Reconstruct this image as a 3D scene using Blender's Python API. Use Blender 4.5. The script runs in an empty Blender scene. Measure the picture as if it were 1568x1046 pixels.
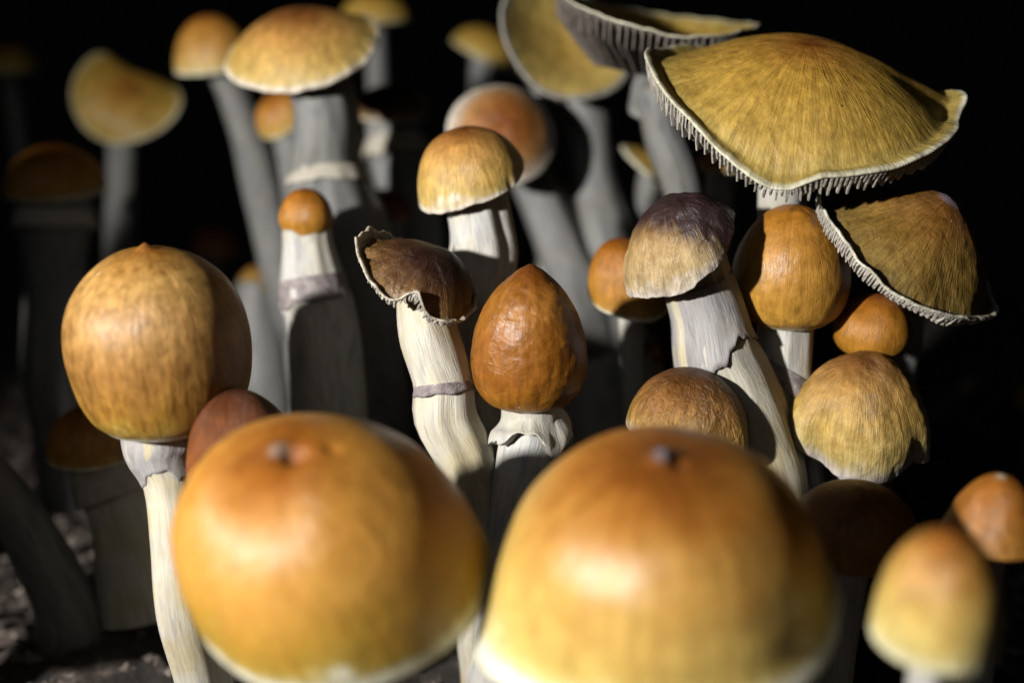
import bpy, math, random
import numpy as np
from mathutils import Matrix, Vector

CM = 0.01
sc = bpy.context.scene
col = sc.collection

# ------------------------------------------------------------------ camera, light, exposure
PITCH = math.radians(20.0)
CAM_H = 15.5                      # cm above the growing bed
LENS = 44.8
HALF = 18.0 / LENS                # tan of half horizontal fov
CAM = np.array([0.0, 0.0, CAM_H])
FW = np.array([0.0, math.cos(PITCH), -math.sin(PITCH)])
UP = np.array([0.0, math.sin(PITCH), math.cos(PITCH)])
KPX = 2 * HALF / 1568.0           # cm per photo pixel per cm of depth

cam_d = bpy.data.cameras.new('camera')
cam_d.lens = LENS
cam_d.sensor_width = 36.0
cam_d.clip_start = 0.005
cam_d.clip_end = 50.0
cam_d.dof.use_dof = True
cam_d.dof.focus_distance = 0.235
cam_d.dof.aperture_fstop = 5.6
cam_d.dof.aperture_blades = 9
cam = bpy.data.objects.new('camera', cam_d)
cam.location = CAM * CM
cam.rotation_euler = (math.radians(90) - PITCH, 0, 0)
col.objects.link(cam)
sc.camera = cam

world = bpy.data.worlds.new('World')
sc.world = world
world.use_nodes = True
bg = world.node_tree.nodes['Background']
bg.inputs[0].default_value = (0.75, 0.85, 1.0, 1)
bg.inputs[1].default_value = 0.0008

def spot_lamp(name, loc, target, energy, size, angle, blend, color):
    l = bpy.data.lights.new(name, 'SPOT')
    l.energy = energy
    l.shadow_soft_size = size
    l.spot_size = math.radians(angle)
    l.spot_blend = blend
    l.color = color
    o = bpy.data.objects.new(name, l)
    o.location = Vector(loc) * CM
    o.rotation_euler = (Vector(target) - Vector(loc)).to_track_quat('-Z', 'Y').to_euler()
    col.objects.link(o)
    return o

spot_lamp('key_lamp', (-27.3, -3.6, 22.3), (5.5, 25, 8.0), 21.5, 0.009, 70, 1.0, (1.0, 0.965, 0.91))

def soft_lamp(name, loc, target, energy, size, color):
    l = bpy.data.lights.new(name, 'AREA'); l.shape = 'DISK'
    l.energy = energy; l.size = size; l.color = color
    o = bpy.data.objects.new(name, l)
    o.location = Vector(loc) * CM
    o.rotation_euler = (Vector(target) - Vector(loc)).to_track_quat('-Z', 'Y').to_euler()
    col.objects.link(o)

soft_lamp('fill_lamp', (-14, -8, 42), (0, 26, 4), 0.12, 0.30, (0.9, 0.95, 1.0))

sc.render.engine = 'CYCLES'
sc.cycles.use_denoising = True
sc.cycles.max_bounces = 8
sc.cycles.diffuse_bounces = 2
sc.view_settings.view_transform = 'Standard'
sc.view_settings.look = 'None'
sc.view_settings.exposure = 0.0
sc.view_settings.gamma = 1.0
sc.view_settings.use_curve_mapping = False

# ------------------------------------------------------------------ helpers
def P(px, py, d):
    """photo pixel at camera depth d (cm) -> point in cm"""
    x = (px - 784) * KPX * d
    y = -(py - 523) * KPX * d
    return CAM + np.array([x, 0, 0]) + UP * y + FW * d

def proj(p):
    v = np.asarray(p) - CAM
    d = v @ FW
    return 784 + v[0] / (KPX * d), 523 - (v @ UP) / (KPX * d), d

def _hash(ix, iy, iz):
    n = (ix.astype(np.int64) * 374761393 + iy.astype(np.int64) * 668265263 + iz.astype(np.int64) * 2147483647) & 0xffffffff
    n = ((n ^ (n >> 13)) * 1274126177) & 0xffffffff
    n = ((n ^ (n >> 16)) * 2246822519) & 0xffffffff
    return ((n ^ (n >> 15)) & 0xffff) / 32767.5 - 1.0

def vnoise(x, y, z):
    ix, iy, iz = np.floor(x), np.floor(y), np.floor(z)
    fx, fy, fz = x - ix, y - iy, z - iz
    fx, fy, fz = [f * f * f * (f * (f * 6 - 15) + 10) for f in (fx, fy, fz)]
    ix, iy, iz = ix.astype(int), iy.astype(int), iz.astype(int)
    def L(a, b, f): return a + (b - a) * f
    c = lambda i, j, k: _hash(ix + i, iy + j, iz + k)
    return L(L(L(c(0,0,0), c(1,0,0), fx), L(c(0,1,0), c(1,1,0), fx), fy),
             L(L(c(0,0,1), c(1,0,1), fx), L(c(0,1,1), c(1,1,1), fx), fy), fz)

def fbm(x, y, z, o=3):
    s, a, f = 0, 1.0, 1.0
    for i in range(o):
        s = s + a * vnoise(x * f + 17.3 * i, y * f - 9.1 * i, z * f + 4.7 * i)
        a *= 0.5; f *= 2.03
    return s

def catmull(pts, n):
    """arc-length resampled Catmull-Rom through pts (k, dim)"""
    p = np.asarray(pts, float)
    q = np.vstack([2 * p[0] - p[1], p, 2 * p[-1] - p[-2]])
    out = []
    for i in range(len(p) - 1):
        a, b, c, d = q[i:i + 4]
        u = np.linspace(0, 1, 24, endpoint=False)[:, None]
        out.append(0.5 * (2 * b + (c - a) * u + (2 * a - 5 * b + 4 * c - d) * u**2 + (3 * b - a - 3 * c + d) * u**3))
    out.append(p[-1:])
    c = np.vstack(out)
    L = np.concatenate([[0], np.cumsum(np.linalg.norm(np.diff(c[:, :min(3, c.shape[1])], axis=0), axis=1))])
    L /= L[-1]
    s = np.asarray(n) if np.ndim(n) else np.linspace(0, 1, n)
    return np.stack([np.interp(s, L, c[:, k]) for k in range(c.shape[1])], 1)

def periodic(ctrl, th):
    """ctrl [(deg, a, b)] -> smooth a(th), b(th)"""
    c = sorted(ctrl)
    ang = np.array([x[0] for x in c], float)
    m = len(c)
    A = np.array([x[1:] for x in c], float)
    d = (np.degrees(th) - ang[0]) % 360 + ang[0]
    nxt = np.append(ang[1:], ang[0] + 360)
    i = np.clip(np.searchsorted(ang, d, side='right') - 1, 0, m - 1)
    u = ((d - ang[i]) / (nxt[i] - ang[i]))[:, None]
    a, b, cc, dd = A[(i - 1) % m], A[i], A[(i + 1) % m], A[(i + 2) % m]
    r = 0.5 * (2 * b + (cc - a) * u + (2 * a - 5 * b + 4 * cc - dd) * u**2 + (3 * b - a - 3 * cc + dd) * u**3)
    return r[:, 0], r[:, 1]

def mesh_obj(name, V, F, mats, parent=None, origin=(0, 0, 0), attr=None, midx=None, smooth=True):
    me = bpy.data.meshes.new(name)
    V = (np.asarray(V) - np.asarray(origin)) * CM
    me.from_pydata(V.tolist(), [], F)
    if smooth:
        me.polygons.foreach_set('use_smooth', [True] * len(me.polygons))
    for m in mats: me.materials.append(m)
    if midx is not None: me.polygons.foreach_set('material_index', midx)
    if attr is not None:
        a = me.attributes.new('fib', 'FLOAT_VECTOR', 'POINT')
        a.data.foreach_set('vector', np.asarray(attr, np.float32).ravel())
    me.update()
    o = bpy.data.objects.new(name, me)
    col.objects.link(o)
    if parent is not None: o.parent = parent
    return o

def grid_faces(nr, na, off=0):
    F = []
    for i in range(nr - 1):
        for j in range(na):
            k = (j + 1) % na
            F.append((off + i * na + j, off + (i + 1) * na + j, off + (i + 1) * na + k, off + i * na + k))
    return F

# ------------------------------------------------------------------ materials
class NT:
    def __init__(s, name):
        s.m = bpy.data.materials.new(name); s.m.use_nodes = True
        s.t = s.m.node_tree; s.b = s.t.nodes['Principled BSDF']
    def n(s, typ, **kw):
        nd = s.t.nodes.new(typ)
        for k, v in kw.items(): setattr(nd, k, v)
        return nd
    def l(s, a, b): s.t.links.new(a, b)
    def math(s, op, a, b=None, c=None, clamp=False):
        nd = s.n('ShaderNodeMath', operation=op); nd.use_clamp = clamp
        for i, v in enumerate((a, b, c)):
            if v is None: continue
            if isinstance(v, (int, float)): nd.inputs[i].default_value = v
            else: s.l(v, nd.inputs[i])
        return nd.outputs[0]
    def noise(s, vec, scale, detail=4, rough=0.55, dist=0.0):
        nd = s.n('ShaderNodeTexNoise')
        nd.inputs['Scale'].default_value = scale; nd.inputs['Detail'].default_value = detail
        nd.inputs['Roughness'].default_value = rough; nd.inputs['Distortion'].default_value = dist
        s.l(vec, nd.inputs['Vector']); return nd.outputs['Fac']
    def vmul(s, vec, v, add=(0, 0, 0)):
        nd = s.n('ShaderNodeVectorMath', operation='MULTIPLY_ADD')
        s.l(vec, nd.inputs[0]); nd.inputs[1].default_value = v; nd.inputs[2].default_value = add
        return nd.outputs[0]
    def ramp(s, fac, stops, interp='LINEAR'):
        nd = s.n('ShaderNodeValToRGB'); cr = nd.color_ramp; cr.interpolation = interp
        while len(cr.elements) < len(stops): cr.elements.new(0.5)
        for e, (p, c) in zip(cr.elements, stops):
            e.position = p
            e.color = (c, c, c, 1) if isinstance(c, (int, float)) else (*c, 1)
        s.l(fac, nd.inputs[0]); return nd.outputs[0]
    def mix(s, fac, a, b, mode='MIX'):
        nd = s.n('ShaderNodeMix', data_type='RGBA', blend_type=mode)
        for i, v in ((0, fac), (6, a), (7, b)):
            if isinstance(v, (int, float)): nd.inputs[i].default_value = v
            elif isinstance(v, tuple): nd.inputs[i].default_value = (*v, 1)
            else: s.l(v, nd.inputs[i])
        return nd.outputs[2]
    def bump(s, h, strength, dist, normal=None):
        nd = s.n('ShaderNodeBump'); nd.inputs['Strength'].default_value = strength
        nd.inputs['Distance'].default_value = dist
        s.l(h, nd.inputs['Height'])
        if normal is not None: s.l(normal, nd.inputs['Normal'])
        return nd.outputs[0]

SEED = [0]
def cap_mat(stops, fiber=0.35, fk=10.0, blotch=0.22, wr=0.5, wk=3.0, rough=0.42, fine=0.35, specks=0.0, stain=None, sss=0.12, coat=0.06, wstretch=2.0, ridge=0.0, mottle=0.6, tip=None, spec=.25):
    """stops: [(t, (r,g,b))] apex to margin; fiber: streak contrast; wr: wrinkle bump"""
    SEED[0] += 1; sd = SEED[0] * 7.31
    s = NT('cap_skin')
    stops = [(p, (0.6 * c[0] ** 1.2, 0.62 * c[1] ** 1.2, 0.6 * c[2] ** 1.2)) for p, c in stops]
    at = s.n('ShaderNodeAttribute', attribute_name='fib')
    tc = s.n('ShaderNodeTexCoord')
    sep = s.n('ShaderNodeSeparateXYZ'); s.l(at.outputs['Vector'], sep.inputs[0])
    t = sep.outputs[2]
    ob = s.vmul(tc.outputs['Object'], (100, 100, 100), (sd, -sd, sd * .5))
    fibv = s.vmul(at.outputs['Vector'], (fk, fk, 3.0), (sd, sd * 2, 0))
    fib = s.noise(fibv, 1.0, 6, 0.62, 0.6)
    fib2 = s.noise(s.vmul(at.outputs['Vector'], (fk * 4, fk * 4, 5.0), (0, sd, sd)), 1.0, 4, 0.6, 0.4)
    bl = s.noise(ob, 0.9, 5, 0.6)
    bl2 = s.noise(ob, 3.2, 4, 0.6)
    tt = s.math('ADD', t, s.math('MULTIPLY', s.math('SUBTRACT', bl, 0.5), blotch * 1.6))
    tt = s.math('ADD', tt, s.math('MULTIPLY', s.math('SUBTRACT', fib, 0.5), blotch * 0.8))
    # keep the margin where it is
    edge = s.math('SMOOTH_MIN', 1.0, 1.0, 0.0)
    mr = s.n('ShaderNodeMapRange', interpolation_type='SMOOTHSTEP')
    s.l(t, mr.inputs[0]); mr.inputs[1].default_value = 0.86; mr.inputs[2].default_value = 0.97
    mx = s.n('ShaderNodeMix'); s.l(mr.outputs[0], mx.inputs[0]); s.l(tt, mx.inputs[2]); s.l(t, mx.inputs[3])
    c = s.ramp(mx.outputs[0], stops)
    c = s.mix(1.0, c, s.ramp(fib, [(0.25, 1 - fiber), (0.5, 1.0), (0.8, 1 + fiber * .5)]), 'MULTIPLY')
    c = s.mix(1.0, c, s.ramp(fib2, [(0.3, 1 - fiber * .6), (0.7, 1 + fiber * .35)]), 'MULTIPLY')
    c = s.mix(1.0, c, s.ramp(bl2, [(0.3, 1 - .4 * min(mottle, .6)), (0.7, 1.0 + .27 * min(mottle, .6))]), 'MULTIPLY')
    mo = s.noise(s.vmul(ob, (1, 1, .38)), 7.5, 4, 0.6, 0.5)
    c = s.mix(mottle, c, s.mix(1.0, c, s.ramp(mo, [(0.3, (.62, .56, .45)), (0.52, (1, 1, 1)), (0.72, (1.18, 1.2, 1.3))]), 'MULTIPLY'))
    if stain:
        colr, lo, hi, vec = stain        # spore-dark stain growing towards local direction vec
        cx = s.n('ShaderNodeCombineXYZ'); s.l(s.math('MULTIPLY', sep.outputs[0], t), cx.inputs[0]); s.l(s.math('MULTIPLY', sep.outputs[1], t), cx.inputs[1]); s.l(t, cx.inputs[2])
        dt = s.n('ShaderNodeVectorMath', operation='DOT_PRODUCT'); s.l(cx.outputs[0], dt.inputs[0]); dt.inputs[1].default_value = vec
        f = s.math('ADD', dt.outputs['Value'], s.math('MULTIPLY', s.math('SUBTRACT', fib, 0.5), 0.7))
        m2 = s.n('ShaderNodeMapRange', interpolation_type='SMOOTHSTEP'); s.l(f, m2.inputs[0]); m2.inputs[1].default_value = lo; m2.inputs[2].default_value = hi
        c = s.mix(m2.outputs[0], c, colr)
    vo = s.n('ShaderNodeTexVoronoi'); vo.inputs['Scale'].default_value = 2.3; s.l(ob, vo.inputs['Vector'])
    if specks > 0:
        sx = s.n('ShaderNodeSeparateColor'); s.l(vo.outputs['Color'], sx.inputs[0])
        on = s.math('LESS_THAN', sx.outputs[0], specks)
        sz = s.math('MULTIPLY', sx.outputs[1], 0.09)
        dot = s.math('MULTIPLY', on, s.math('LESS_THAN', vo.outputs['Distance'], sz))
        c = s.mix(s.math('MULTIPLY', dot, 0.8), c, (0.05, 0.022, 0.008))
    if tip:
        mt = s.n('ShaderNodeMapRange', interpolation_type='SMOOTHSTEP'); s.l(s.math('ADD', t, s.math('MULTIPLY', s.math('SUBTRACT', bl2, .5), tip[1] * .8)), mt.inputs[0])
        mt.inputs[1].default_value = tip[1] * 1.5; mt.inputs[2].default_value = tip[1] * .5
        c = s.mix(mt.outputs[0], c, tip[0])
    vd = s.n('ShaderNodeTexVoronoi'); vd.inputs['Scale'].default_value = 3.1; s.l(s.vmul(ob, (1, 1, 1), (3.3, 1.7, 9.1)), vd.inputs['Vector'])
    sv = s.n('ShaderNodeSeparateColor'); s.l(vd.outputs['Color'], sv.inputs[0])
    mote = s.math('MULTIPLY', s.math('LESS_THAN', sv.outputs[0], .12), s.math('LESS_THAN', vd.outputs['Distance'], s.math('MULTIPLY', sv.outputs[1], .06)))
    c = s.mix(s.math('MULTIPLY', mote, .75), c, (.5, .47, .42))
    s.l(c, s.b.inputs['Base Color'])
    s.b.inputs['Specular IOR Level'].default_value = spec
    r = s.ramp(bl2, [(0.3, rough - .08), (0.7, rough + .14)])
    s.l(r, s.b.inputs['Roughness'])
    s.b.inputs['Subsurface Weight'].default_value = sss
    s.b.inputs['Subsurface Radius'].default_value = (1.0, 0.45, 0.15)
    s.b.inputs['Subsurface Scale'].default_value = 0.0025
    s.b.inputs['Coat Weight'].default_value = coat
    s.b.inputs['Coat Roughness'].default_value = 0.28
    # relief: broad wrinkles, streaks and fine grain
    wv = s.noise(s.vmul(ob, (1, 1, 1 / wstretch)), wk, 3, 0.5, 0.7)
    nb = s.bump(wv, wr * .55, 0.0011)
    if ridge: nb = s.bump(fib, ridge, 0.0012, nb)
    nb = s.bump(fib2, fine, 0.0006, nb)
    nb = s.bump(s.noise(ob, 22, 3, 0.6), fine * .8, 0.00022, nb)
    s.l(nb, s.b.inputs['Normal']); s.l(nb, s.b.inputs['Coat Normal'])
    return s.m

def dim(*cs):
    return [tuple(0.54 * v for v in c) for c in cs]

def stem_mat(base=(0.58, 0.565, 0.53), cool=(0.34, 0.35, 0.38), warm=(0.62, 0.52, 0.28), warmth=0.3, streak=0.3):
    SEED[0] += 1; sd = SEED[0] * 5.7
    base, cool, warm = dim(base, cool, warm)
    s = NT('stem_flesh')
    at = s.n('ShaderNodeAttribute', attribute_name='fib')
    tc = s.n('ShaderNodeTexCoord')
    ob = s.vmul(tc.outputs['Object'], (100, 100, 100), (sd, sd, -sd))
    f1 = s.noise(s.vmul(at.outputs['Vector'], (4.5, 4.5, 1.3), (sd, 0, sd)), 1.0, 6, 0.6, 0.5)
    f2 = s.noise(s.vmul(at.outputs['Vector'], (24, 24, 1.8), (0, sd, sd)), 1.0, 4, 0.6, 0.3)
    bl = s.noise(ob, 1.1, 4, 0.6)
    c = s.mix(s.ramp(f1, [(0.3, 0), (0.52, 1)]), cool, base)
    c = s.mix(s.math('MULTIPLY', s.ramp(bl, [(0.42, 0), (0.62, 1)]), warmth), c, warm)
    c = s.mix(1.0, c, s.ramp(f2, [(0.3, 1 - streak * .5), (0.6, 1.05)]), 'MULTIPLY')
    s.l(c, s.b.inputs['Base Color'])
    s.b.inputs['Roughness'].default_value = 0.55
    s.b.inputs['Specular IOR Level'].default_value = 0.35
    s.b.inputs['Subsurface Weight'].default_value = 0.15
    s.b.inputs['Subsurface Radius'].default_value = (1, .8, .6)
    s.b.inputs['Subsurface Scale'].default_value = 0.002
    nb = s.bump(f1, 0.3, 0.001); nb = s.bump(f2, 0.35, 0.0004, nb)
    s.l(nb, s.b.inputs['Normal'])
    return s.m

def flesh_mat(name, a, b, scale=6, rough=0.6):
    SEED[0] += 1; sd = SEED[0] * 3.3
    a, b = dim(a, b)
    s = NT(name)
    tc = s.n('ShaderNodeTexCoord')
    ob = s.vmul(tc.outputs['Object'], (100, 100, 100), (sd, sd, -sd))
    n1 = s.noise(ob, scale, 5, 0.6)
    s.l(s.ramp(n1, [(0.3, a), (0.7, b)]), s.b.inputs['Base Color'])
    s.b.inputs['Roughness'].default_value = rough
    s.b.inputs['Specular IOR Level'].default_value = 0.3
    s.l(s.bump(s.noise(ob, scale * 3, 4, .6), 0.5, 0.0006), s.b.inputs['Normal'])
    return s.m

GOLD = [(0.0, (0.30, 0.10, 0.015)), (0.12, (0.42, 0.17, 0.03)), (0.4, (0.55, 0.27, 0.06)), (0.7, (0.60, 0.34, 0.09)), (0.9, (0.66, 0.45, 0.16)), (0.965, (0.74, 0.62, 0.36)), (0.985, (0.82, 0.78, 0.66))]
ORANGE = [(0.0, (0.26, 0.08, 0.008)), (0.2, (0.38, 0.15, 0.018)), (0.5, (0.50, 0.23, 0.035)), (0.85, (0.50, 0.26, 0.045)), (0.965, (0.55, 0.33, 0.10)), (0.985, (0.8, 0.74, 0.6))]
BROWN = [(0.0, (0.10, 0.03, 0.007)), (0.3, (0.17, 0.055, 0.012)), (0.7, (0.26, 0.09, 0.02)), (0.95, (0.32, 0.13, 0.035)), (1.0, (0.5, 0.35, 0.2))]
TAN = [(0.0, (0.22, 0.08, 0.02)), (0.18, (0.34, 0.15, 0.04)), (0.45, (0.55, 0.31, 0.10)), (0.75, (0.60, 0.40, 0.13)), (0.93, (0.62, 0.47, 0.2)), (0.985, (0.72, 0.64, 0.56))]
YELLOW = [(0.0, (0.30, 0.11, 0.02)), (0.08, (0.42, 0.20, 0.04)), (0.35, (0.52, 0.32, 0.07)), (0.8, (0.50, 0.34, 0.09)), (0.97, (0.50, 0.38, 0.14)), (0.99, (0.66, 0.62, 0.50))]
OLIVE = [(0.0, (0.20, 0.07, 0.02)), (0.25, (0.30, 0.15, 0.035)), (0.55, (0.33, 0.20, 0.05)), (0.85, (0.28, 0.19, 0.06)), (0.96, (0.15, 0.10, 0.04)), (0.99, (0.66, 0.62, 0.54))]
DARK = [(0.0, (0.035, 0.016, 0.014)), (0.35, (0.06, 0.025, 0.016)), (0.7, (0.16, 0.08, 0.03)), (0.93, (0.28, 0.17, 0.07)), (0.985, (0.55, 0.5, 0.42))]

under_pale = flesh_mat('veil_flesh', (0.62, 0.58, 0.52), (0.76, 0.72, 0.64))
under_dark = flesh_mat('gill_flesh', (0.16, 0.135, 0.12), (0.24, 0.21, 0.18))
gill_grey = flesh_mat('gill_grey', (0.34, 0.31, 0.27), (0.52, 0.48, 0.42), 4)
gill_dark = flesh_mat('gill_dark', (0.11, 0.093, 0.08), (0.21, 0.18, 0.155), 4)
ring_pale = flesh_mat('ring_pale', (0.40, 0.35, 0.27), (0.58, 0.55, 0.47))
ring_mauve = flesh_mat('ring_mauve', (0.16, 0.125, 0.13), (0.38, 0.34, 0.335))
stem_white = stem_mat()
ring_lilac = stem_mat((0.40, 0.385, 0.385), (0.22, 0.205, 0.225), (0.40, 0.35, 0.26), 0.3)
veil_white = stem_mat((0.58, 0.565, 0.53), (0.40, 0.39, 0.38), (0.52, 0.46, 0.3), 0.4)
stem_cream = stem_mat((0.60, 0.565, 0.47), (0.40, 0.38, 0.36), (0.52, 0.42, 0.19), 0.55)
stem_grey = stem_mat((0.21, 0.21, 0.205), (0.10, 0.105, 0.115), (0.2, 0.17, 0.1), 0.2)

# ------------------------------------------------------------------ growing bed
def build_bed():
    nx, ny = 150, 150
    xs = np.linspace(-34, 34, nx); ys = np.linspace(6, 50, ny)
    X, Y = np.meshgrid(xs, ys)
    Z = 0.35 * fbm(X * .35, Y * .35, X * 0 + 3.1, 4) + 0.12 * fbm(X * 2.1, Y * 2.1, X * 0 + 8.1, 3) - 0.25
    V = np.stack([X, Y, Z], -1).reshape(-1, 3)
    F = [(i * nx + j, i * nx + j + 1, (i + 1) * nx + j + 1, (i + 1) * nx + j) for i in range(ny - 1) for j in range(nx - 1)]
    s = NT('substrate')
    tc = s.n('ShaderNodeTexCoord')
    ob = s.vmul(tc.outputs['Object'], (100, 100, 100))
    n1 = s.noise(ob, 1.4, 8, 0.68)
    n2 = s.noise(ob, 0.35, 4, 0.6)
    c = s.ramp(n1, [(0.36, (0.012, 0.009, 0.007)), (0.52, (0.035, 0.026, 0.02)), (0.62, (0.13, 0.1, 0.085)), (0.74, (0.5, 0.44, 0.4))])
    c = s.mix(1.0, c, s.ramp(n2, [(0.35, .5), (0.65, 1.25)]), 'MULTIPLY')
    s.l(c, s.b.inputs['Base Color']); s.b.inputs['Roughness'].default_value = 0.9
    s.l(s.bump(n1, 0.9, 0.006), s.b.inputs['Normal'])
    o = mesh_obj('growing_bed', V, F, [s.m])
    o['kind'] = 'structure'
    # crumbs of substrate, too many and too small to count
    rnd = random.Random(4)
    CV, CF = [], []
    base = [(1,0,0),(-1,0,0),(0,1,0),(0,-1,0),(0,0,1),(0,0,-1)]
    tri = [(0,2,4),(2,1,4),(1,3,4),(3,0,4),(2,0,5),(1,2,5),(3,1,5),(0,3,5)]
    for i in range(2600):
        x, y = rnd.uniform(-16, 16), rnd.uniform(9, 40)
        r = rnd.uniform(.06, .26)
        z = -0.15 + rnd.uniform(-.05, .12)
        k = len(CV)
        for b in base:
            CV.append([x + b[0] * r * rnd.uniform(.5, 1.5), y + b[1] * r * rnd.uniform(.5, 1.5), z + b[2] * r * rnd.uniform(.4, 1.2)])
        CF += [tuple(k + q for q in f) for f in tri]
    g = mesh_obj('substrate_crumbs', CV, CF, [flesh_mat('crumb', (0.03, 0.02, 0.015), (0.26, 0.22, 0.19), 2.0, .9)], smooth=False)
    g['kind'] = 'stuff'; g['label'] = 'loose dark crumbs of substrate on the growing bed'; g['category'] = 'substrate'
build_bed()

# ------------------------------------------------------------------ mushrooms
PROF = {
 'dome':  [(0,1),(.25,.965),(.5,.86),(.75,.64),(.92,.36),(.99,.12),(1,0)],
 'bell':  [(0,1),(.3,.955),(.58,.83),(.8,.61),(.93,.35),(.98,.15),(1,0)],
 'ball':  [(0,1),(.35,.955),(.65,.83),(.88,.64),(1,.42),(.985,.25),(.87,.09),(.66,0)],
 'open':  [(0,1),(.3,.955),(.6,.82),(.85,.6),(.98,.36),(1,.2),(.985,0)],
 'egg':   [(0,1),(.08,.985),(.3,.92),(.62,.79),(.88,.59),(1,.37),(.97,.19),(.8,.06),(.5,0)],
 'ball2': [(0,1),(.38,.955),(.7,.845),(.92,.68),(1,.48),(.965,.25),(.86,.085),(.72,0)],
 'convex':[(0,1),(.25,.94),(.5,.77),(.75,.46),(.92,.15),(1,0)],
 'cone':  [(0,1),(.12,.94),(.4,.68),(.7,.36),(.9,.10),(1,0)],
 'flare': [(0,1),(.12,.985),(.3,.9),(.55,.66),(.78,.32),(.9,.1),(.97,.02),(1,0)],
 'open2': [(0,1),(.3,.955),(.6,.83),(.84,.61),(.96,.37),(1,.17),(1.01,0)],
 'bell2': [(0,1),(.3,.95),(.57,.82),(.78,.60),(.89,.36),(.95,.14),(1.02,0)],
 'tent':  [(0,1),(.12,.96),(.35,.79),(.6,.50),(.82,.21),(.94,.05),(1,0)],
 'funnel':[(0,1),(.15,.97),(.35,.84),(.6,.55),(.85,.2),(1,0)],
}
ROUND = [(0,1,0),(90,1,0),(180,1,0),(270,1,0)]

def sstep(a, b, x):
    u = np.clip((x - a) / (b - a), 0, 1)
    return u * u * (3 - 2 * u)

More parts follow.
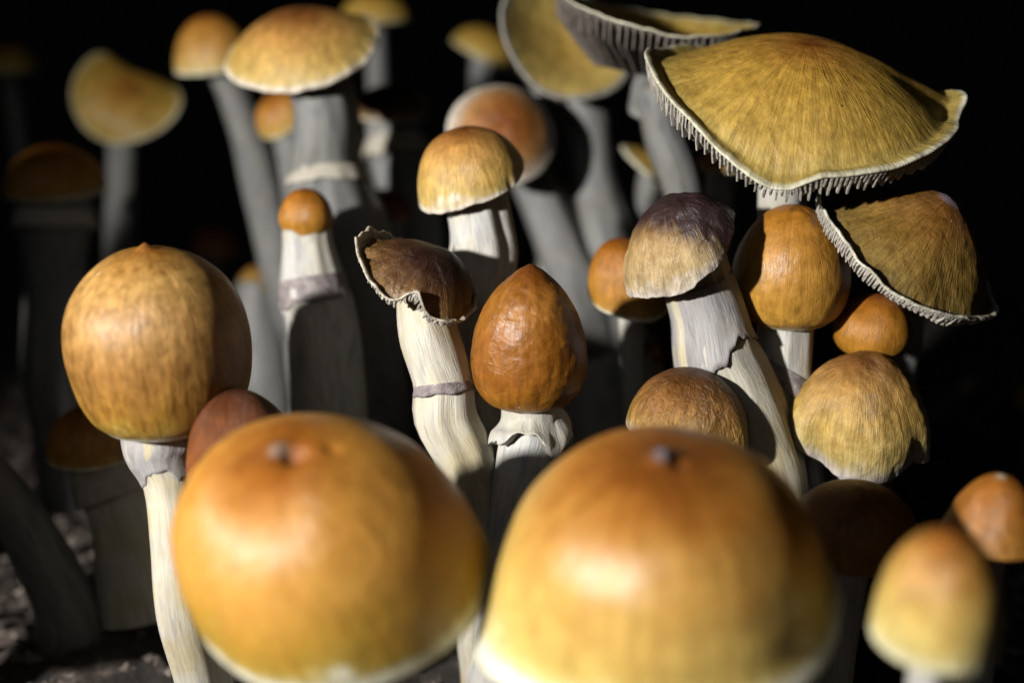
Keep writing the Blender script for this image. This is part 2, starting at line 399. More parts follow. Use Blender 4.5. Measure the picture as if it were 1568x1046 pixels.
def build_cap(root, org, C, R, H, prof, lean, tilt, rim, mats, res, under, th, brim, wob, ruff, pap, dent, gills, lump, shear=0.0):
    na, nt = res
    th_ = np.linspace(0, 2 * math.pi, na, endpoint=False)
    ts = 1 - (1 - np.linspace(0, 1, nt)) ** 1.25
    ts[0] = 0.004
    pr = catmull(PROF[prof], ts)
    rr, rz = periodic(rim, th_)
    sd = (abs(C[0]) * 3.7 + C[1] * 1.3) % 50
    T = ts[:, None] * np.ones((1, na)); TH = np.ones((nt, 1)) * th_[None]
    ct, st = np.cos(TH), np.sin(TH)
    ruffle = ruff * fbm(ct * 7 + sd, st * 7, TH * 0 + sd, 3)
    def surf(T, Rp, Zp):
        w = T ** 2
        r = Rp * R * (1 + (rr[None] - 1) * w)
        z = Zp * H * R + rz[None] * R * T ** 2.6
        z = z + brim * R * sstep(.9, 1.0, T) * (1 + .5 * fbm(ct * 2.2, st * 2.2, TH * 0 + sd, 2))
        z = z + ruffle * R * sstep(.7, 1, T)
        r = r + 0.6 * ruffle * R * sstep(.8, 1, T)
        z = z + pap * R * np.exp(-(Rp / .07) ** 2)
        return r, z
    Rp = pr[:, 0][:, None] * np.ones((1, na)); Zp = pr[:, 1][:, None] * np.ones((1, na))
    r, z = surf(T, Rp, Zp)
    Vt = np.stack([r * ct + shear * z, r * st, z], -1)
    # broad unevenness
    n = wob * R * fbm(Vt[..., 0] / R * 1.3 + sd, Vt[..., 1] / R * 1.3, Vt[..., 2] / R * 1.3 + sd, 2)
    n = n + lump * R * fbm(Vt[..., 0] / R * 5 + sd, Vt[..., 1] / R * 5, Vt[..., 2] / R * 3 + sd, 3)
    dth = np.roll(Vt, -1, 1) - np.roll(Vt, 1, 1)
    dt = np.gradient(Vt, axis=0)
    N = np.cross(dt, dth); N /= np.linalg.norm(N, axis=-1, keepdims=True) + 1e-9
    N[0] = N[1].mean(0)
    if N[nt // 2, :, 2].mean() < 0 and prof != 'ball': N = -N
    if (N[3, :, 2].mean() < 0): N = -N
    Vt = Vt + N * n[..., None] * np.clip(T * 6, 0, 1)[..., None]
    for (da, dtt, dr, dd) in dent:      # dents and scars: angle, t, radius, depth
        pr0 = catmull(PROF[prof], [0.0, dtt, 1.0])[1]
        pc = np.array([pr0[0] * R * math.cos(math.radians(da)), pr0[0] * R * math.sin(math.radians(da)), pr0[1] * H * R])
        dist = np.linalg.norm(Vt - pc, axis=-1)
        Vt = Vt - N * (dd * R * np.exp(-(dist / (dr * R)) ** 2))[..., None]
    # rim roll
    rings = [Vt]
    tv = [T]
    last = Vt[-1]; nl = N[-1]
    outd = (Vt[-1] - Vt[-2]); outd /= np.linalg.norm(outd, axis=-1, keepdims=True) + 1e-9
    for a in (40, 90, 140, 180):
        q = math.radians(a)
        rings.append((last - nl * (th / 2) * (1 - math.cos(q)) + outd * (th / 2) * math.sin(q))[None])
        tv.append(np.full((1, na), 1.0))
    ntop = nt + 4
    nu = 12
    if under == 'disk':
        edge = rings[-1][0]
        cen = edge.mean(0) + np.array([0, 0, H * R * .06])
        for u in np.linspace(.92, .05, nu):
            e = cen + (edge - cen) * u
            e[:, 2] += .10 * R * (1 - u) * u * 4 * .5
            rings.append(e[None]); tv.append(np.full((1, na), 1.2))
    else:
        for u in np.linspace(.97, .06, nu):
            i = np.searchsorted(ts, u); i = min(i, nt - 1)
            tt = th * (1 + 1.6 * (1 - u))
            e = Vt[i] - N[i] * tt
            rings.append(e[None]); tv.append(np.full((1, na), 1.2))
    A = np.concatenate(rings, 0); TV = np.concatenate(tv, 0)
    nr = A.shape[0]
    M = (Matrix.Rotation(math.radians(lean), 3, 'Y') @ Matrix.Rotation(math.radians(tilt), 3, 'X'))
    M = np.array(M)
    W = A.reshape(-1, 3) @ M.T + C
    fib = np.stack([np.tile(np.cos(th_), nr), np.tile(np.sin(th_), nr), TV.ravel()], 1)
    F = grid_faces(nr, na)
    k0, k1 = len(W), len(W) + 1
    W = np.vstack([W, W[:na].mean(0), W[-na:].mean(0)])
    fib = np.vstack([fib, [0, 0, 0], [0, 0, 1.2]])
    mi = [0 if (i // na) < ntop - 2 else 1 for i in range(len(F))]
    F += [(k0, j, (j + 1) % na) for j in range(na)]; mi += [0] * na
    b = (nr - 1) * na
    F += [(k1, b + (j + 1) % na, b + j) for j in range(na)]; mi += [1] * na
    cap = mesh_obj('cap', W, F, mats, root, org, fib, mi)
    # gills
    if gills:
        gn, gd, gmat, tin, single = gills
        rnd = random.Random(int(sd * 100))
        allV, allF = [], []
        seg = 7
        for g in range(gn):
            j = (g + rnd.uniform(-.18, .18)) * na / gn
            j0 = int(math.floor(j)) % na; j1 = (j0 + 1) % na; f = j - math.floor(j)
            ti = tin if g % 2 == 0 else (tin + .35 if g % 4 == 1 else tin + .55)
            ti = min(ti, .8)
            tt = np.array([ti + (0.995 - ti) * (1 - (1 - q) ** 2.0) for q in np.linspace(0, 1, seg)])
            P0 = []; dep = gd * rnd.uniform(.93, 1.05)
            for u in tt:
                i = min(np.searchsorted(ts, u), nt - 1)
                p = Vt[i, j0] * (1 - f) + Vt[i, j1] * f
                nn = N[i, j0] * (1 - f) + N[i, j1] * f
                thk = th * (.6 + 1.6 * (1 - u))
                a_ = p - nn * thk * .7
                dd = dep * (min(1, (1.0 - u) / .065) ** .75 * .93 + .07) * min(1, (u - ti) / .12 + .25)
                b_ = a_ - (nn * .35 + np.array([0, 0, .65])) * dd
                P0.append((a_, b_))
            tang = np.array([-math.sin(2 * math.pi * j / na), math.cos(2 * math.pi * j / na), 0])
            hw = 0.028 * rnd.uniform(.85, 1.15)
            gv = []
            for a_, b_ in P0:
                cv = tang * rnd.uniform(-.012, .012)
                gv += [a_ - tang * hw, b_ - tang * hw * .6 + cv, b_ + tang * hw * .6 + cv, a_ + tang * hw]
            gf = []
            for q in range(seg - 1):
                o_ = q * 4
                gf += [(o_, o_ + 4, o_ + 5, o_ + 1), (o_ + 1, o_ + 5, o_ + 6, o_ + 2), (o_ + 2, o_ + 6, o_ + 7, o_ + 3)]
            e = (seg - 1) * 4
            gf += [(0, 1, 2, 3), (e + 3, e + 2, e + 1, e)]
            gw = np.array(gv) @ M.T + C
            if single:
                mesh_obj('gill', gw, gf, [gmat], cap, org, smooth=False)
            else:
                k = len(allV); allV += gw.tolist(); allF += [tuple(k + x for x in q) for q in gf]
        if not single:
            go = mesh_obj('gills', allV, allF, [gmat], cap, org, smooth=False)
            go['kind'] = 'stuff'
    return cap, M

def build_tube(name, root, org, pts, mat, na=40, ns=60, stri=0.05, cap_end=True):
    """pts rows: x y z radius"""
    c = catmull(pts, ns)
    p, rad = c[:, :3], np.clip(c[:, 3], .03, None)
    tg = np.gradient(p, axis=0); tg /= np.linalg.norm(tg, axis=1, keepdims=True)
    ref = np.array([0.0, 1.0, 0.0])
    V, A = [], []
    th = np.linspace(0, 2 * math.pi, na, endpoint=False)
    L = np.concatenate([[0], np.cumsum(np.linalg.norm(np.diff(p, axis=0), axis=1))])
    sd = (p[0, 0] * 5.1 + p[0, 1]) % 40
    for i in range(ns):
        u = np.cross(ref, tg[i]); u /= np.linalg.norm(u)
        v = np.cross(tg[i], u)
        n = fbm(np.cos(th) * 2.6 + sd, np.sin(th) * 2.6, np.full(na, L[i] * .22), 3)
        rr = rad[i] * (1 + stri * n + .04 * vnoise(np.full(na, L[i] * .8), np.full(na, sd), np.cos(th)))
        V.append(p[i] + np.cos(th)[:, None] * rr[:, None] * u + np.sin(th)[:, None] * rr[:, None] * v)
        A.append(np.stack([np.cos(th), np.sin(th), np.full(na, L[i])], 1))
    V = np.concatenate(V); A = np.concatenate(A)
    F = grid_faces(ns, na)
    k = len(V); V = np.vstack([V, p[0], p[-1]]); A = np.vstack([A, A[0], A[-1]])
    F += [(k, (j + 1) % na, j) for j in range(na)] + [(k + 1, (ns - 1) * na + j, (ns - 1) * na + (j + 1) % na) for j in range(na)]
    o = mesh_obj(name, V, F, [mat], root, org, A)
    return o, p, rad, tg

def build_ring(root, org, c, tg, r, mat, flare=1.15, drop=.15, wav=.05, thick=.05, slant=(0, 0), na=72, up=.12):
    """membrane skirt round a stem; slant tips its plane"""
    th = np.linspace(0, 2 * math.pi, na, endpoint=False)
    t = -tg if tg[2] > 0 else tg            # points down the stem
    t = t / np.linalg.norm(t)
    u = np.cross(np.array([0, 1.0, 0]), t); u /= np.linalg.norm(u); v = np.cross(t, u)
    sd = (c[0] * 7 + c[1] * 3) % 30
    w1 = wav * fbm(np.cos(th) * 1.8 + sd, np.sin(th) * 1.8, th * 0, 3)
    w2 = .5 * wav * fbm(np.cos(th) * 5 + sd, np.sin(th) * 5, th * 0 + 3, 2)
    sl = slant[0] * np.cos(th) + slant[1] * np.sin(th)
    prof = [(1.0, -up), (1.03, -up * .4), (1 + (flare - 1) * .6, drop * .35), (flare, drop), (flare + .0, drop + thick), (flare - thick / r * .8, drop + thick), (1.0, drop * .5 + thick), (.96, drop * .3)]
    V = []
    for k, (rr, dz) in enumerate(prof):
        q = min(1, max(0, (dz + up) / (drop + up)))
        rad = r * (rr + w2 / r * q + w1 * .4 / r * q)
        ax = dz + w1 * q + sl
        V.append(c + np.cos(th)[:, None] * rad[:, None] * u + np.sin(th)[:, None] * rad[:, None] * v + ax[:, None] * t)
    V = np.concatenate(V)
    return mesh_obj('ring', V, grid_faces(len(prof), na), [mat], root, org)

def build_sleeve(root, org, p, rad, tg, i0, i1, mat, wav, flare, fs=.75, na=80, nr=16):
    """torn veil clinging to the stem from path index i0 to i1, its lower edge uneven and slightly lifted"""
    th = np.linspace(0, 2 * math.pi, na, endpoint=False)
    sd = (p[0, 0] * 9.1) % 20
    end = i1 + wav * fbm(np.cos(th) * 1.6 + sd, np.sin(th) * 1.6, th * 0, 4)
    idx = np.arange(len(p)); V = []
    rows = [(k / (nr - 1), 1.015 + .02 * k / (nr - 1) + (flare - 1.035) * sstep(fs, 1, k / (nr - 1))) for k in range(nr)]
    rows += [(1.0, flare - .03), (.97, 1.0), (.9, .98)]
    for f, m in rows:
        q = i0 + (end - i0) * f
        c = np.stack([np.interp(q, idx, p[:, k]) for k in range(3)], 1)
        t = np.stack([np.interp(q, idx, tg[:, k]) for k in range(3)], 1)
        r = np.interp(q, idx, rad) * (m + .03 * fbm(np.cos(th) * 2.6 + sd, np.sin(th) * 2.6, q * .1, 3))
        u = np.cross(np.array([0, 1.0, 0]), t); u /= np.linalg.norm(u, axis=1, keepdims=True)
        v = np.cross(t, u)
        V.append(c + (np.cos(th) * r)[:, None] * u + (np.sin(th) * r)[:, None] * v)
    V = np.concatenate(V)
    fib = np.concatenate([np.stack([np.cos(th), np.sin(th), np.full(na, f * 1.2)], 1) for f, m in rows])
    return mesh_obj('veil', V, grid_faces(len(rows), na), [mat], root, org, fib)

def mushroom(name, label, c, d, R, H, prof, mat, group=None, lean=0, tilt=0, rim=ROUND, res=(96, 44), under='disk', th=.06, brim=0,
             wob=.015, ruff=0.0, pap=0, dent=(), gills=None, lump=0.0, shear=0.0, umat=None, stem=None, smat=None, sw=None, base=(0, 0), rings=(), stri=.06, veil=None, sres=(40, 50)):
    """c: photo pixel of the cap margin's centre, d depth in cm, R pixel radius, H cap height in radii"""
    k = KPX * d
    C = P(c[0], c[1], d); Rc = R * k
    ax = np.array([math.sin(math.radians(lean)), -math.sin(math.radians(tilt)), 1.0]); ax /= np.linalg.norm(ax)
    top = C + ax * (Rc * H * .25 if H > 0 else Rc * H - 1.0)
    pts = []
    if stem is None:
        w = (sw or R * .6) * k / 2
        pts = [(*top, w * .9), (*(C - ax * Rc * .35), w)]
    else:
        pts = [(*top, stem[0][3] * KPX * stem[0][2] / 2 * .95)]
        for (px, py, dd, w) in stem:
            pts.append((*P(px, py, dd), w * KPX * dd / 2))
    lx, ly, lz, lw = pts[-1]
    if lz > 0.2:
        if lz > 2.5: pts.append((lx + base[0] * .55, ly + base[1] * .55, lz * .5, lw * 1.04))
        pts.append((lx + base[0], ly + base[1], -0.45, lw * 1.15))
    b = np.array(pts[-1][:3]); org = np.array([b[0], b[1], 0.0])
    root = bpy.data.objects.new(name, None); root.empty_display_size = .01
    root.location = org * CM
    col.objects.link(root)
    root['label'] = label; root['category'] = 'mushroom'
    if group: root['group'] = group
    um = umat or (under_pale if under == 'disk' else under_dark)
    build_cap(root, org, C, Rc, H, prof, lean, tilt, rim, [mat, um], res, under, th, brim, wob, ruff, pap, dent, gills, lump, shear)
    so, p, rad, tg = build_tube('stem', root, org, pts, smat or stem_white, sres[0], sres[1], stri)
    for rg in rings:
        rg = dict(rg); py = rg.pop('py')
        ys = np.array([proj(q)[1] for q in p])
        if 'y0' in rg:
            build_sleeve(root, org, p, rad, tg, np.interp(rg['y0'], ys, np.arange(len(p))), np.interp(py, ys, np.arange(len(p))), rg.get('mat', ring_pale), rg.get('wav', 1.0), rg.get('flare', 1.08), rg.get('fs', .75))
            continue
        i = int(np.argmin(abs(ys - py)))
        build_ring(root, org, p[i], tg[i], rad[i] * 1.02, rg.pop('mat', ring_pale), **rg)
    return root

HI = (200, 96)
MID = (120, 56)

# ---- front pair
mushroom('mushroom', 'large round golden mushroom cap with pale scarred nipple leaning left', (526, 880), 19.5, 228, 1.12, 'open2',
         cap_mat([(0,(.26,.09,.018)),(.15,(.38,.15,.028)),(.38,(.55,.28,.065)),(.6,(.58,.32,.085)),(.78,(.50,.30,.06)),(.9,(.50,.34,.08)),(.94,(.6,.48,.2)),(.96,(.8,.75,.62))], fiber=.14, blotch=.3, wr=.55, wk=2.2, rough=.3, fine=.4, specks=.2, coat=.03, mottle=.3, tip=((.17,.12,.085),.04)), lean=-4, tilt=15, shear=-.22, res=HI,
         th=.17, wob=.02, pap=.015, dent=[(200, .1, .08, .07), (20, .06, .05, .05)], sw=150, rim=[(0,1,.0),(90,1,0),(180,.99,.02),(230,1,0),(270,1,-.02),(320,1.0,.0)], base=(.6, 1))
mushroom('mushroom', 'largest bell shaped golden cap with pale flared rim and tiny dark nipple', (1010, 910), 18.6, 264, .96, 'bell2',
         cap_mat([(0,(.20,.075,.018)),(.15,(.28,.105,.02)),(.35,(.42,.19,.042)),(.55,(.54,.31,.09)),(.72,(.60,.40,.13)),(.88,(.66,.50,.18)),(.935,(.74,.62,.34)),(.96,(.82,.78,.66))], fiber=.18, blotch=.3, wr=.5, wk=1.8, rough=.3, fine=.3, specks=.1, coat=.03, mottle=.3, tip=((.08,.07,.08),.035)), lean=-2, tilt=9, res=HI,
         th=.15, wob=.02, pap=.05, dent=[(330, .05, .04, .05)], sw=150, brim=.0,
         rim=[(0,1.0,.08),(50,1,.05),(120,1,.0),(165,1.0,-.12),(190,1.06,-.24),(212,1.03,-.14),(240,1,-.05),(270,1,-.02),(320,1.0,.03)], base=(-.3, .8))
# ---- left ball
mushroom('mushroom', 'smooth round tan mushroom with white rim on a bulging pale stem', (258, 638), 23, 136, 1.98, 'ball2',
         cap_mat([(0,(.30,.12,.02)),(.12,(.40,.2,.045)),(.35,(.52,.32,.12)),(.55,(.46,.27,.1)),(.72,(.36,.19,.055)),(.85,(.38,.21,.045)),(.93,(.40,.26,.06)),(.97,(.5,.36,.14)),(.985,(.78,.74,.64))], fiber=.28, blotch=.25, wr=.5, wk=3, rough=.42, fine=.35, specks=.2, mottle=1.0, coat=.08), lean=-2, tilt=0, res=HI,
         pap=.05, stem=[(248, 680, 23, 118), (258, 740, 23, 78), (268, 830, 23, 76), (280, 930, 23.2, 84)], smat=stem_cream, rings=[dict(y0=650, py=728, wav=1.0, flare=1.04, mat=ring_lilac)], base=(.3, .3))
mushroom('mushroom', 'small dark reddish brown cap tucked behind the scarred golden cap', (382, 735), 22.3, 92, 1.6, 'dome',
         cap_mat(BROWN, fiber=.3, blotch=.3, wr=.6, wk=5, fine=.6, rough=.5, coat=.0, spec=.18), lean=-8, tilt=0, res=MID, base=(.5, .5), sw=55)
# ---- centre
mushroom('mushroom', 'pointed glossy orange egg shaped cap with torn white veil', (808, 615), 24, 88, 2.5, 'egg',
         cap_mat([(0,(.13,.04,.007)),(.15,(.24,.09,.015)),(.4,(.40,.185,.04)),(.62,(.31,.125,.02)),(.85,(.36,.17,.025)),(1,(.45,.24,.07))], fiber=.22, blotch=.3, wr=.55, wk=3.2, rough=.34, fine=.2, coat=.08, wstretch=.7), lean=1, tilt=0, res=HI,
         stem=[(815, 650, 24, 92), (805, 700, 24, 88), (785, 790, 24.2, 84)], rings=[dict(y0=612, py=672, wav=2.2, flare=1.42, fs=.3, mat=veil_white)], base=(-.4, .3), lump=.012)
mushroom('mushroom', 'dark brown split cap with curled rim and pale wrinkled gills on thick stem', (650, 425), 24, 98, .55, 'flare',
         cap_mat(DARK, fiber=.4, blotch=.3, wr=.8, wk=4, rough=.42, fine=.4), lean=22, tilt=14, res=HI, under='shell', th=.05, brim=.10, ruff=.05,
         rim=[(0,.9,-.1),(60,.9,-.12),(120,.9,-.05),(160,1.05,.12),(185,1.2,.2),(210,1.12,.08),(228,1.05,-.05),(248,.98,-.12),(264,.9,.18),(280,1.0,-.05),(300,1.05,-.15),(330,.95,-.15)],
         gills=(110, .13, gill_grey, .25, True), dent=[(100, .3, .2, .12)],
         stem=[(640, 445, 24, 62), (655, 510, 24, 86), (678, 585, 24, 86), (682, 640, 24, 92), (715, 720, 24.2, 88)], rings=[dict(py=588, flare=1.1, drop=.10, wav=.03, up=.06, mat=ring_mauve)], base=(.5, .3), stri=.1, smat=stem_cream)
mushroom('mushroom', 'light tan bell cap with ragged white rim above the split cap', (722, 292), 26, 86, 1.15, 'bell',
         cap_mat(TAN, fiber=.25, blotch=.3, wr=.6, wk=3.2, rough=.42, fine=.4, specks=.1), lean=-8, tilt=2, res=HI, ruff=.03, under='shell', th=.05,
         rim=[(0,1,.35),(40,1,.3),(90,1,.15),(180,.97,-.08),(230,1,-.1),(270,1,.02),(310,1.02,.12)],
         stem=[(735, 345, 26, 96), (738, 400, 26, 104), (722, 500, 25.8, 84), (728, 600, 25.6, 80), (740, 700, 25.4, 86), (742, 760, 25.4, 84)], gills=(60, .15, gill_dark, .3, False), base=(.2, .2), stri=.1)
mushroom('mushroom', 'blurred brown cap with pale rim directly behind the light tan bell cap', (768, 205), 31, 84, .55, 'convex',
         cap_mat([(0,(.30,.10,.02)),(.3,(.36,.15,.04)),(.6,(.48,.27,.12)),(.85,(.62,.5,.4)),(1,(.75,.7,.66))], fiber=.2, wr=.3), lean=14, tilt=52, res=(72,30), stem=[(800, 250, 32.6, 64), (830, 310, 32.6, 70), (865, 390, 32.6, 80), (890, 450, 32.8, 90)], smat=stem_grey, base=(1.2, .5))
# ---- upper left
mushroom('mushroom', 'broad pale yellow cap with scalloped white edge on thick ringed stem', (462, 80), 30, 120, .55, 'convex',
         cap_mat(TAN, fiber=.25, blotch=.3, wr=.6, wk=3, rough=.45, fine=.35), lean=-4, tilt=13, res=MID, under='shell', th=.07, ruff=.025,
         rim=[(0,1,.15),(30,1,.25),(60,.95,.2),(130,1,.1),(180,1,-.02),(270,1,-.12),(320,1,-.02)], gills=(70, .2, gill_dark, .3, False),
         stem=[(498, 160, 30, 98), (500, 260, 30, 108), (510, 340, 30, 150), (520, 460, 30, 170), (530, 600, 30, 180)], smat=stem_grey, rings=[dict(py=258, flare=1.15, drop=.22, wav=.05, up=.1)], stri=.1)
mushroom('mushroom', 'tiny round orange button on pale ridged stem beneath the scalloped cap', (470, 358), 27.5, 41, 1.75, 'ball',
         cap_mat(ORANGE, fiber=.2, wr=.3), res=MID, stem=[(472, 378, 27.5, 76), (482, 455, 27.5, 104), (490, 480, 27.5, 104), (500, 600, 27.5, 110)], rings=[dict(py=450, flare=1.1, drop=.22, wav=.05, up=.3, mat=ring_mauve)], stri=.12)
mushroom('mushroom', 'blurred golden dome cap on slanting stem left of the scalloped cap', (330, 100), 35, 62, 1.25, 'dome',
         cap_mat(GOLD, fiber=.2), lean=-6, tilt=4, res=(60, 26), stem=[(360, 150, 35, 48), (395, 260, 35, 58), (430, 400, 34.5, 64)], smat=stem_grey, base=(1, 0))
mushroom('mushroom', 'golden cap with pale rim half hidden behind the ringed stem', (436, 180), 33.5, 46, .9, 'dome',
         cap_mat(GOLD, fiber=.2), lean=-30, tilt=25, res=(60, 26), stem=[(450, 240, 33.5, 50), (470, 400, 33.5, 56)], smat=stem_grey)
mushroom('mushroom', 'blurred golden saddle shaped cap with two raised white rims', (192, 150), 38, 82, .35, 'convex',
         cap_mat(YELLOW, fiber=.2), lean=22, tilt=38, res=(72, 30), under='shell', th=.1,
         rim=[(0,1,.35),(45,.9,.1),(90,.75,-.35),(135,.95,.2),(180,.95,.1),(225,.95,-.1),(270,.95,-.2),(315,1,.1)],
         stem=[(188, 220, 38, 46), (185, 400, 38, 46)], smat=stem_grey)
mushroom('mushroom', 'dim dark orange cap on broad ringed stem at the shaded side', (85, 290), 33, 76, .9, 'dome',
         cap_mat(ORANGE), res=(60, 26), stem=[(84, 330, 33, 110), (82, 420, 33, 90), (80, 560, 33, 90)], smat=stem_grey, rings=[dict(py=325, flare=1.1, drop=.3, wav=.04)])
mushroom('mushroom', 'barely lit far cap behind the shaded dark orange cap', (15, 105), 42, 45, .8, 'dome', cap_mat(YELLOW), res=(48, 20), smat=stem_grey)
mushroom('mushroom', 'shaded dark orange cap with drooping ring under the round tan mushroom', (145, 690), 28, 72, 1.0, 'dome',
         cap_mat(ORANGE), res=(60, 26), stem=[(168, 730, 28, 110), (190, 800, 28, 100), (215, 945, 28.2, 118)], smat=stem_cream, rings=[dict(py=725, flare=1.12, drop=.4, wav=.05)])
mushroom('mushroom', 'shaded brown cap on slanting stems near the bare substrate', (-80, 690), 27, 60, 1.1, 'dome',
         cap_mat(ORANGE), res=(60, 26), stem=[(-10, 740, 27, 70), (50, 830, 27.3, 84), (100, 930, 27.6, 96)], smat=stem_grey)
mushroom('mushroom', 'dim small brown cap deep behind the round tan mushroom', (330, 385), 38, 40, 1.1, 'dome', cap_mat(BROWN), res=(48, 20), smat=stem_grey)
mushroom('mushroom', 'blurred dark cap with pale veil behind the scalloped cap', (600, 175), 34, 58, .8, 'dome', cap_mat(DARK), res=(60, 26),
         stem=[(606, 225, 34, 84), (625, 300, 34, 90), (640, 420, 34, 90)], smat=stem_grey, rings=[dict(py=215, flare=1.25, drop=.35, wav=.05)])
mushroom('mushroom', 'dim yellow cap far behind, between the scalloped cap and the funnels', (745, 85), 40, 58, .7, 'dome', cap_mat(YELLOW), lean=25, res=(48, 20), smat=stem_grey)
mushroom('mushroom', 'dim golden cap peeking over the scalloped cap', (575, 28), 38, 55, .7, 'dome', cap_mat(YELLOW), res=(48, 20), smat=stem_grey)
# ---- upper right
mushroom('mushroom', 'wide golden fibrous cap with upturned wavy white rim and pale gills', (1222, 160), 25, 236, .42, 'flare',
         cap_mat(YELLOW, fiber=.34, fk=9, blotch=.16, wr=.5, wk=3.4, rough=.45, fine=.4, specks=.06, ridge=.25), lean=2, tilt=11, res=(260, 110), under='shell', th=.06, brim=.05, ruff=.012,
         rim=[(-14,1.0,.0),(2,1.07,.07),(18,.9,-.07),(50,.9,-.08),(90,.9,-.05),(150,.95,.15),(175,1.0,.26),(195,1.0,.2),(225,.98,.0),(255,1.0,-.2),(270,.98,-.14),(300,1,-.06),(335,1,.0)],
         gills=(200, .47, gill_grey, .2, True), stem=[(1200, 285, 25.6, 76), (1200, 380, 26.4, 74), (1205, 520, 27, 78)], base=(0, .6))
mushroom('mushroom', 'olive brown conical cap with purple tip, white rim and fine gills', (1381, 392), 24.5, 158, .74, 'tent',
         cap_mat(OLIVE, fiber=.4, fk=8, blotch=.3, wr=.7, wk=3.6, rough=.46, fine=.5, ridge=.35, tip=((.2,.15,.17),.07)), lean=28, tilt=17, res=(240, 100), under='shell', th=.05, brim=.12, ruff=.018, wob=.05, lump=.008,
         rim=[(0,1.0,-.06),(60,1,.0),(120,1,.0),(180,1.0,.0),(215,1.0,.0),(240,1.0,-.02),(270,1,.0),(310,1,-.02),(340,1.02,-.02)],
         gills=(190, .18, gill_grey, .3, True), stem=[(1395, 430, 25.6, 56), (1385, 500, 27.2, 56), (1370, 600, 28.2, 60)], base=(-.3, .5))
mushroom('mushroom', 'dark funnel shaped cap showing its long hanging gills', (1005, 25), 29, 155, -.5, 'funnel',
         cap_mat(YELLOW, fiber=.3), lean=4, tilt=-4, res=(200, 80), under='shell', th=.06, ruff=.015,
         rim=[(0,1.0,.0),(45,1,.0),(90,1,.02),(150,.95,.15),(185,1,.2),(215,.98,.08),(250,1,-.04),(270,1,-.12),(300,1,-.10),(340,1.0,-.02)],
         gills=(84, .42, gill_dark, .2, True), stem=[(1003, 120, 29, 64), (1015, 200, 29.2, 62), (1050, 320, 29.5, 64)], smat=stem_grey, base=(.8, .5))
mushroom('mushroom', 'yellow saucer cap with pale rim leaning against the dark funnel', (868, 60), 31.5, 105, -.25, 'funnel',
         cap_mat([(0,(.52,.34,.10)),(.6,(.62,.46,.16)),(.9,(.6,.45,.18)),(.96,(.35,.32,.27)),(1,(.4,.38,.35))], fiber=.2), lean=26, tilt=38, res=(120, 50), under='shell', th=.08, ruff=.01,
         rim=[(0,1.0,.05),(90,1,.0),(150,1.0,.2),(190,1.05,.15),(230,.95,-.05),(270,1,-.12),(310,1.05,.05)], gills=(70, .25, gill_dark, .3, False),
         stem=[(885, 110, 33.2, 80), (893, 165, 33.2, 82), (905, 240, 33, 68), (915, 300, 33, 74), (935, 400, 33, 100)], smat=stem_grey, base=(.5, 0))
# ---- right group
mushroom('mushroom', 'purple black topped tan cap with frayed edge and torn grey veil', (1056, 400), 24.3, 96, 1.08, 'dome',
         cap_mat([(0,(.2,.1,.05)),(.3,(.34,.2,.09)),(.6,(.5,.34,.16)),(.9,(.52,.39,.22)),(.985,(.62,.55,.5))], fiber=.3, blotch=.3, wr=.9, wk=3.2, rough=.4, fine=.5, stain=((.022,.011,.011), -.8, -.42, (.8,.5,-.55))), lean=-19, tilt=0, res=HI, under='shell', th=.05, ruff=.035, wob=.06, lump=.018,
         rim=[(0,.9,.5),(45,1,.4),(90,1,.2),(180,1.1,-.1),(215,1.12,-.12),(250,1,-.12),(290,1,.1),(330,.92,.4)],
         gills=(80, .16, gill_dark, .3, False), stem=[(1082, 470, 24.5, 112), (1096, 540, 24.6, 126), (1112, 580, 24.7, 134), (1150, 700, 24.8, 150), (1160, 760, 24.8, 150)], smat=stem_cream, stri=.1,
         rings=[dict(y0=430, py=545, wav=2.2, flare=1.09, mat=ring_lilac)], base=(.4, .2))
mushroom('mushroom', 'rusty orange cap half hidden behind the purple black topped cap', (962, 468), 27, 62, 1.75, 'dome',
         cap_mat(ORANGE, fiber=.25, wr=.5), lean=-12, tilt=0, res=MID, base=(.4, .5), rim=[(0,1,-.1),(90,1,0),(180,.9,.4),(230,.95,.2),(300,1,-.2)])
mushroom('mushroom', 'smooth bright orange bulb cap with hanging torn veil on its stem', (1208, 487), 25.2, 88, 2.02, 'ball',
         cap_mat([(0,(.40,.17,.025)),(.2,(.47,.22,.035)),(.5,(.52,.27,.06)),(.85,(.54,.31,.07)),(.95,(.56,.34,.1)),(.985,(.74,.64,.44))], fiber=.18, blotch=.2, wr=.5, wk=3.6, rough=.38, fine=.25, coat=.08), lean=-2, tilt=0, res=HI, lump=.006,
         stem=[(1204, 520, 25.2, 84), (1206, 590, 25.2, 76), (1222, 680, 25.4, 70), (1235, 760, 25.6, 70)], rings=[dict(py=575, flare=1.1, drop=.3, wav=.12, up=.15, slant=(-.35, 0), mat=ring_mauve)], base=(.2, 0), stri=.1)
mushroom('mushroom', 'small orange dome between the olive cone and the ragged tan cap', (1334, 538), 25.2, 59, 1.55, 'ball', cap_mat(ORANGE, wr=.3, fiber=.15), res=MID, base=(.4, 1.6))
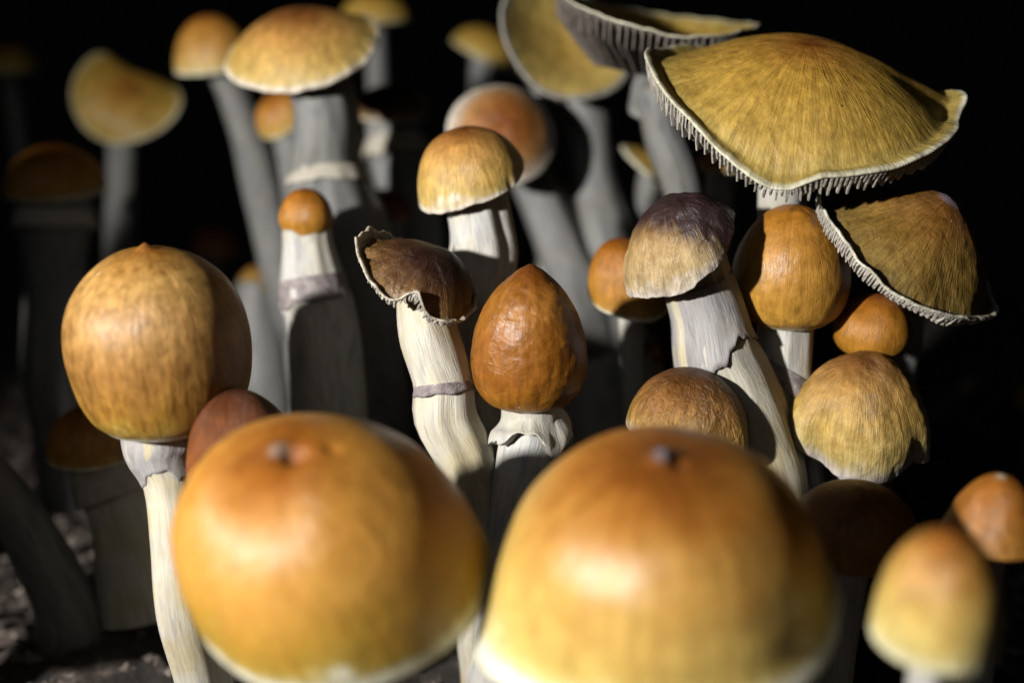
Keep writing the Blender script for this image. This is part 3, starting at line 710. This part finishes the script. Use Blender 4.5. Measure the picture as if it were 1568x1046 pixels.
mushroom('mushroom', 'fibrous tan bell cap with torn lilac flap and ragged margin', (1312, 690), 25, 99, 1.6, 'open',
         cap_mat([(0,(.2,.085,.025)),(.15,(.32,.15,.045)),(.4,(.52,.3,.1)),(.7,(.58,.39,.13)),(.88,(.58,.45,.2)),(.95,(.6,.52,.4)),(.985,(.6,.52,.5))], fiber=.3, blotch=.25, wr=.65, wk=3.4, rough=.42, fine=.5, specks=.05), lean=-2, tilt=2, res=HI, under='shell', th=.06, ruff=.035,
         rim=[(0,1.1,-.1),(40,1,.0),(90,1,.0),(150,1,.2),(168,1.05,.5),(184,1.17,.55),(202,1.12,.3),(216,.86,.1),(232,.92,.0),(270,.98,-.06),(300,.92,.0),(316,.95,.12),(332,1.08,.02),(350,1.02,-.02)],
         gills=(60, .12, gill_dark, .3, False), lump=.014, wob=.05, sw=70, base=(0, .5))
mushroom('mushroom', 'dark brown speckled cap with torn pale flap behind the largest golden cap', (1050, 655), 24, 92, 1.02, 'dome',
         cap_mat([(0,(.13,.05,.014)),(.3,(.2,.085,.02)),(.6,(.36,.18,.05)),(.9,(.45,.28,.08)),(1,(.6,.5,.4))], fiber=.3, blotch=.35, wr=1.3, wk=6, rough=.4, fine=.6, wstretch=1.2), lean=4, tilt=0, res=HI, under='shell', th=.05, ruff=.015,
         rim=[(0,1,.1),(90,1,0),(180,1,.0),(270,1,-.05),(300,1.02,-.2),(322,1.15,-.1),(340,1.0,.15)], sw=60, base=(.2, .6))
mushroom('mushroom', 'shadowed brown cap beneath the ragged tan bell cap', (1305, 830), 22.3, 104, .92, 'dome', cap_mat([(0,(.2,.07,.015)),(.5,(.34,.13,.025)),(1,(.42,.2,.05))], wr=.6, wk=4, specks=.3), res=MID, base=(0, .5))
mushroom('mushroom', 'tall blurred golden thimble cap with white rim beside the largest cap', (1430, 975), 16.6, 95, 1.95, 'open2',
         cap_mat([(0,(.28,.1,.02)),(.25,(.38,.16,.03)),(.5,(.54,.3,.08)),(.75,(.62,.44,.15)),(.93,(.66,.54,.24)),(.97,(.76,.7,.5))], fiber=.15, wr=.3, wk=1.6, rough=.4), lean=1, tilt=2, res=HI, th=.09, base=(.2, .4))
mushroom('mushroom', 'small pointed orange cap with whitish tip behind the golden thimble', (1520, 818), 20.5, 78, 1.3, 'convex',
         cap_mat([(0,(.62,.5,.4)),(.05,(.5,.3,.12)),(.1,(.42,.17,.03)),(.6,(.44,.19,.035)),(1,(.44,.22,.05))], fiber=.2, wr=.5, specks=.2), res=MID, base=(.3, .4), wob=.03)
# ---- two mushrooms added out of frame, lamp side, to shade the low back corner
for (wx, wy, wz, rr, hh, lab) in ((-12.2, 20, 3.6, 1.75, 2.7, 'unseen thimble shaped golden cap added to shade the cap under the round tan mushroom'),
                              (-14.8, 24, 9.4, 1.9, 1.42, 'unseen tall golden bell cap added to shade the dim ringed mushroom')):
    q = proj((wx, wy, wz))
    mushroom('mushroom', lab, q[:2], q[2], rr / (KPX * q[2]), hh, 'bell', cap_mat(GOLD), res=(60, 26), base=(-.3, 0))
# ---- background fillers seen as blur
mushroom('mushroom', 'thin golden edge on cap behind the wide golden fibrous cap', (1010, 268), 33, 72, .35, 'convex', cap_mat(YELLOW), lean=38, tilt=0, res=(60, 26), under='shell', th=.12, smat=stem_grey)
mushroom('mushroom', 'pale blurred stem and cap behind the wide golden cap', (1105, 255), 30.5, 40, .8, 'dome', cap_mat(ORANGE), res=(48, 20), smat=stem_white, sw=46)
mushroom('mushroom', 'faint greenish cap at the dark edge beyond the ragged tan bell cap', (1585, 620), 36, 34, 1.1, 'dome', cap_mat(YELLOW), res=(48, 20), smat=stem_grey)
for (lab, c, d, R, H, prof, m, kw) in (
    ('pale stem with hidden brown cap squeezed between the split cap and the scalloped one', (585, 330), 33, 46, .9, 'dome', cap_mat(BROWN), dict(stem=[(575, 400, 33, 84), (565, 500, 33, 92), (560, 620, 33, 100)], smat=stem_grey)),
    ('blurred tan cap on thick stem behind the pointed orange egg cap', (905, 345), 33.5, 38, .8, 'dome', cap_mat(TAN), dict(stem=[(900, 400, 33.5, 64), (915, 480, 33.5, 80), (920, 620, 33.5, 90)], smat=stem_white)),
    ('yellowish stem with small dim cap between the egg cap and the rusty orange cap', (985, 545), 29.5, 34, 1.0, 'dome', cap_mat(BROWN), dict(stem=[(985, 580, 29.5, 64), (990, 680, 29.5, 76)], smat=stem_cream)),
    ('shaded thin stemmed brown button behind the torn veil of the orange bulb', (1270, 600), 28.5, 34, 1.1, 'dome', cap_mat(ORANGE), dict(stem=[(1262, 650, 28.5, 52), (1255, 740, 28.5, 58)], smat=stem_white)),
    ('dim olive stem and cap behind the round tan mushroom', (398, 440), 35, 36, 1.0, 'dome', cap_mat(OLIVE), dict(stem=[(398, 490, 35, 70), (405, 600, 35, 84)], smat=stem_grey)),
    ('blurred cap edge under the yellow saucer cap', (850, 300), 34, 34, .9, 'dome', cap_mat(TAN), dict(stem=[(850, 350, 34, 60), (858, 450, 34, 74)], smat=stem_white)),
):
    mushroom('mushroom', lab, c, d, R, H, prof, m, res=(60, 26), **kw)
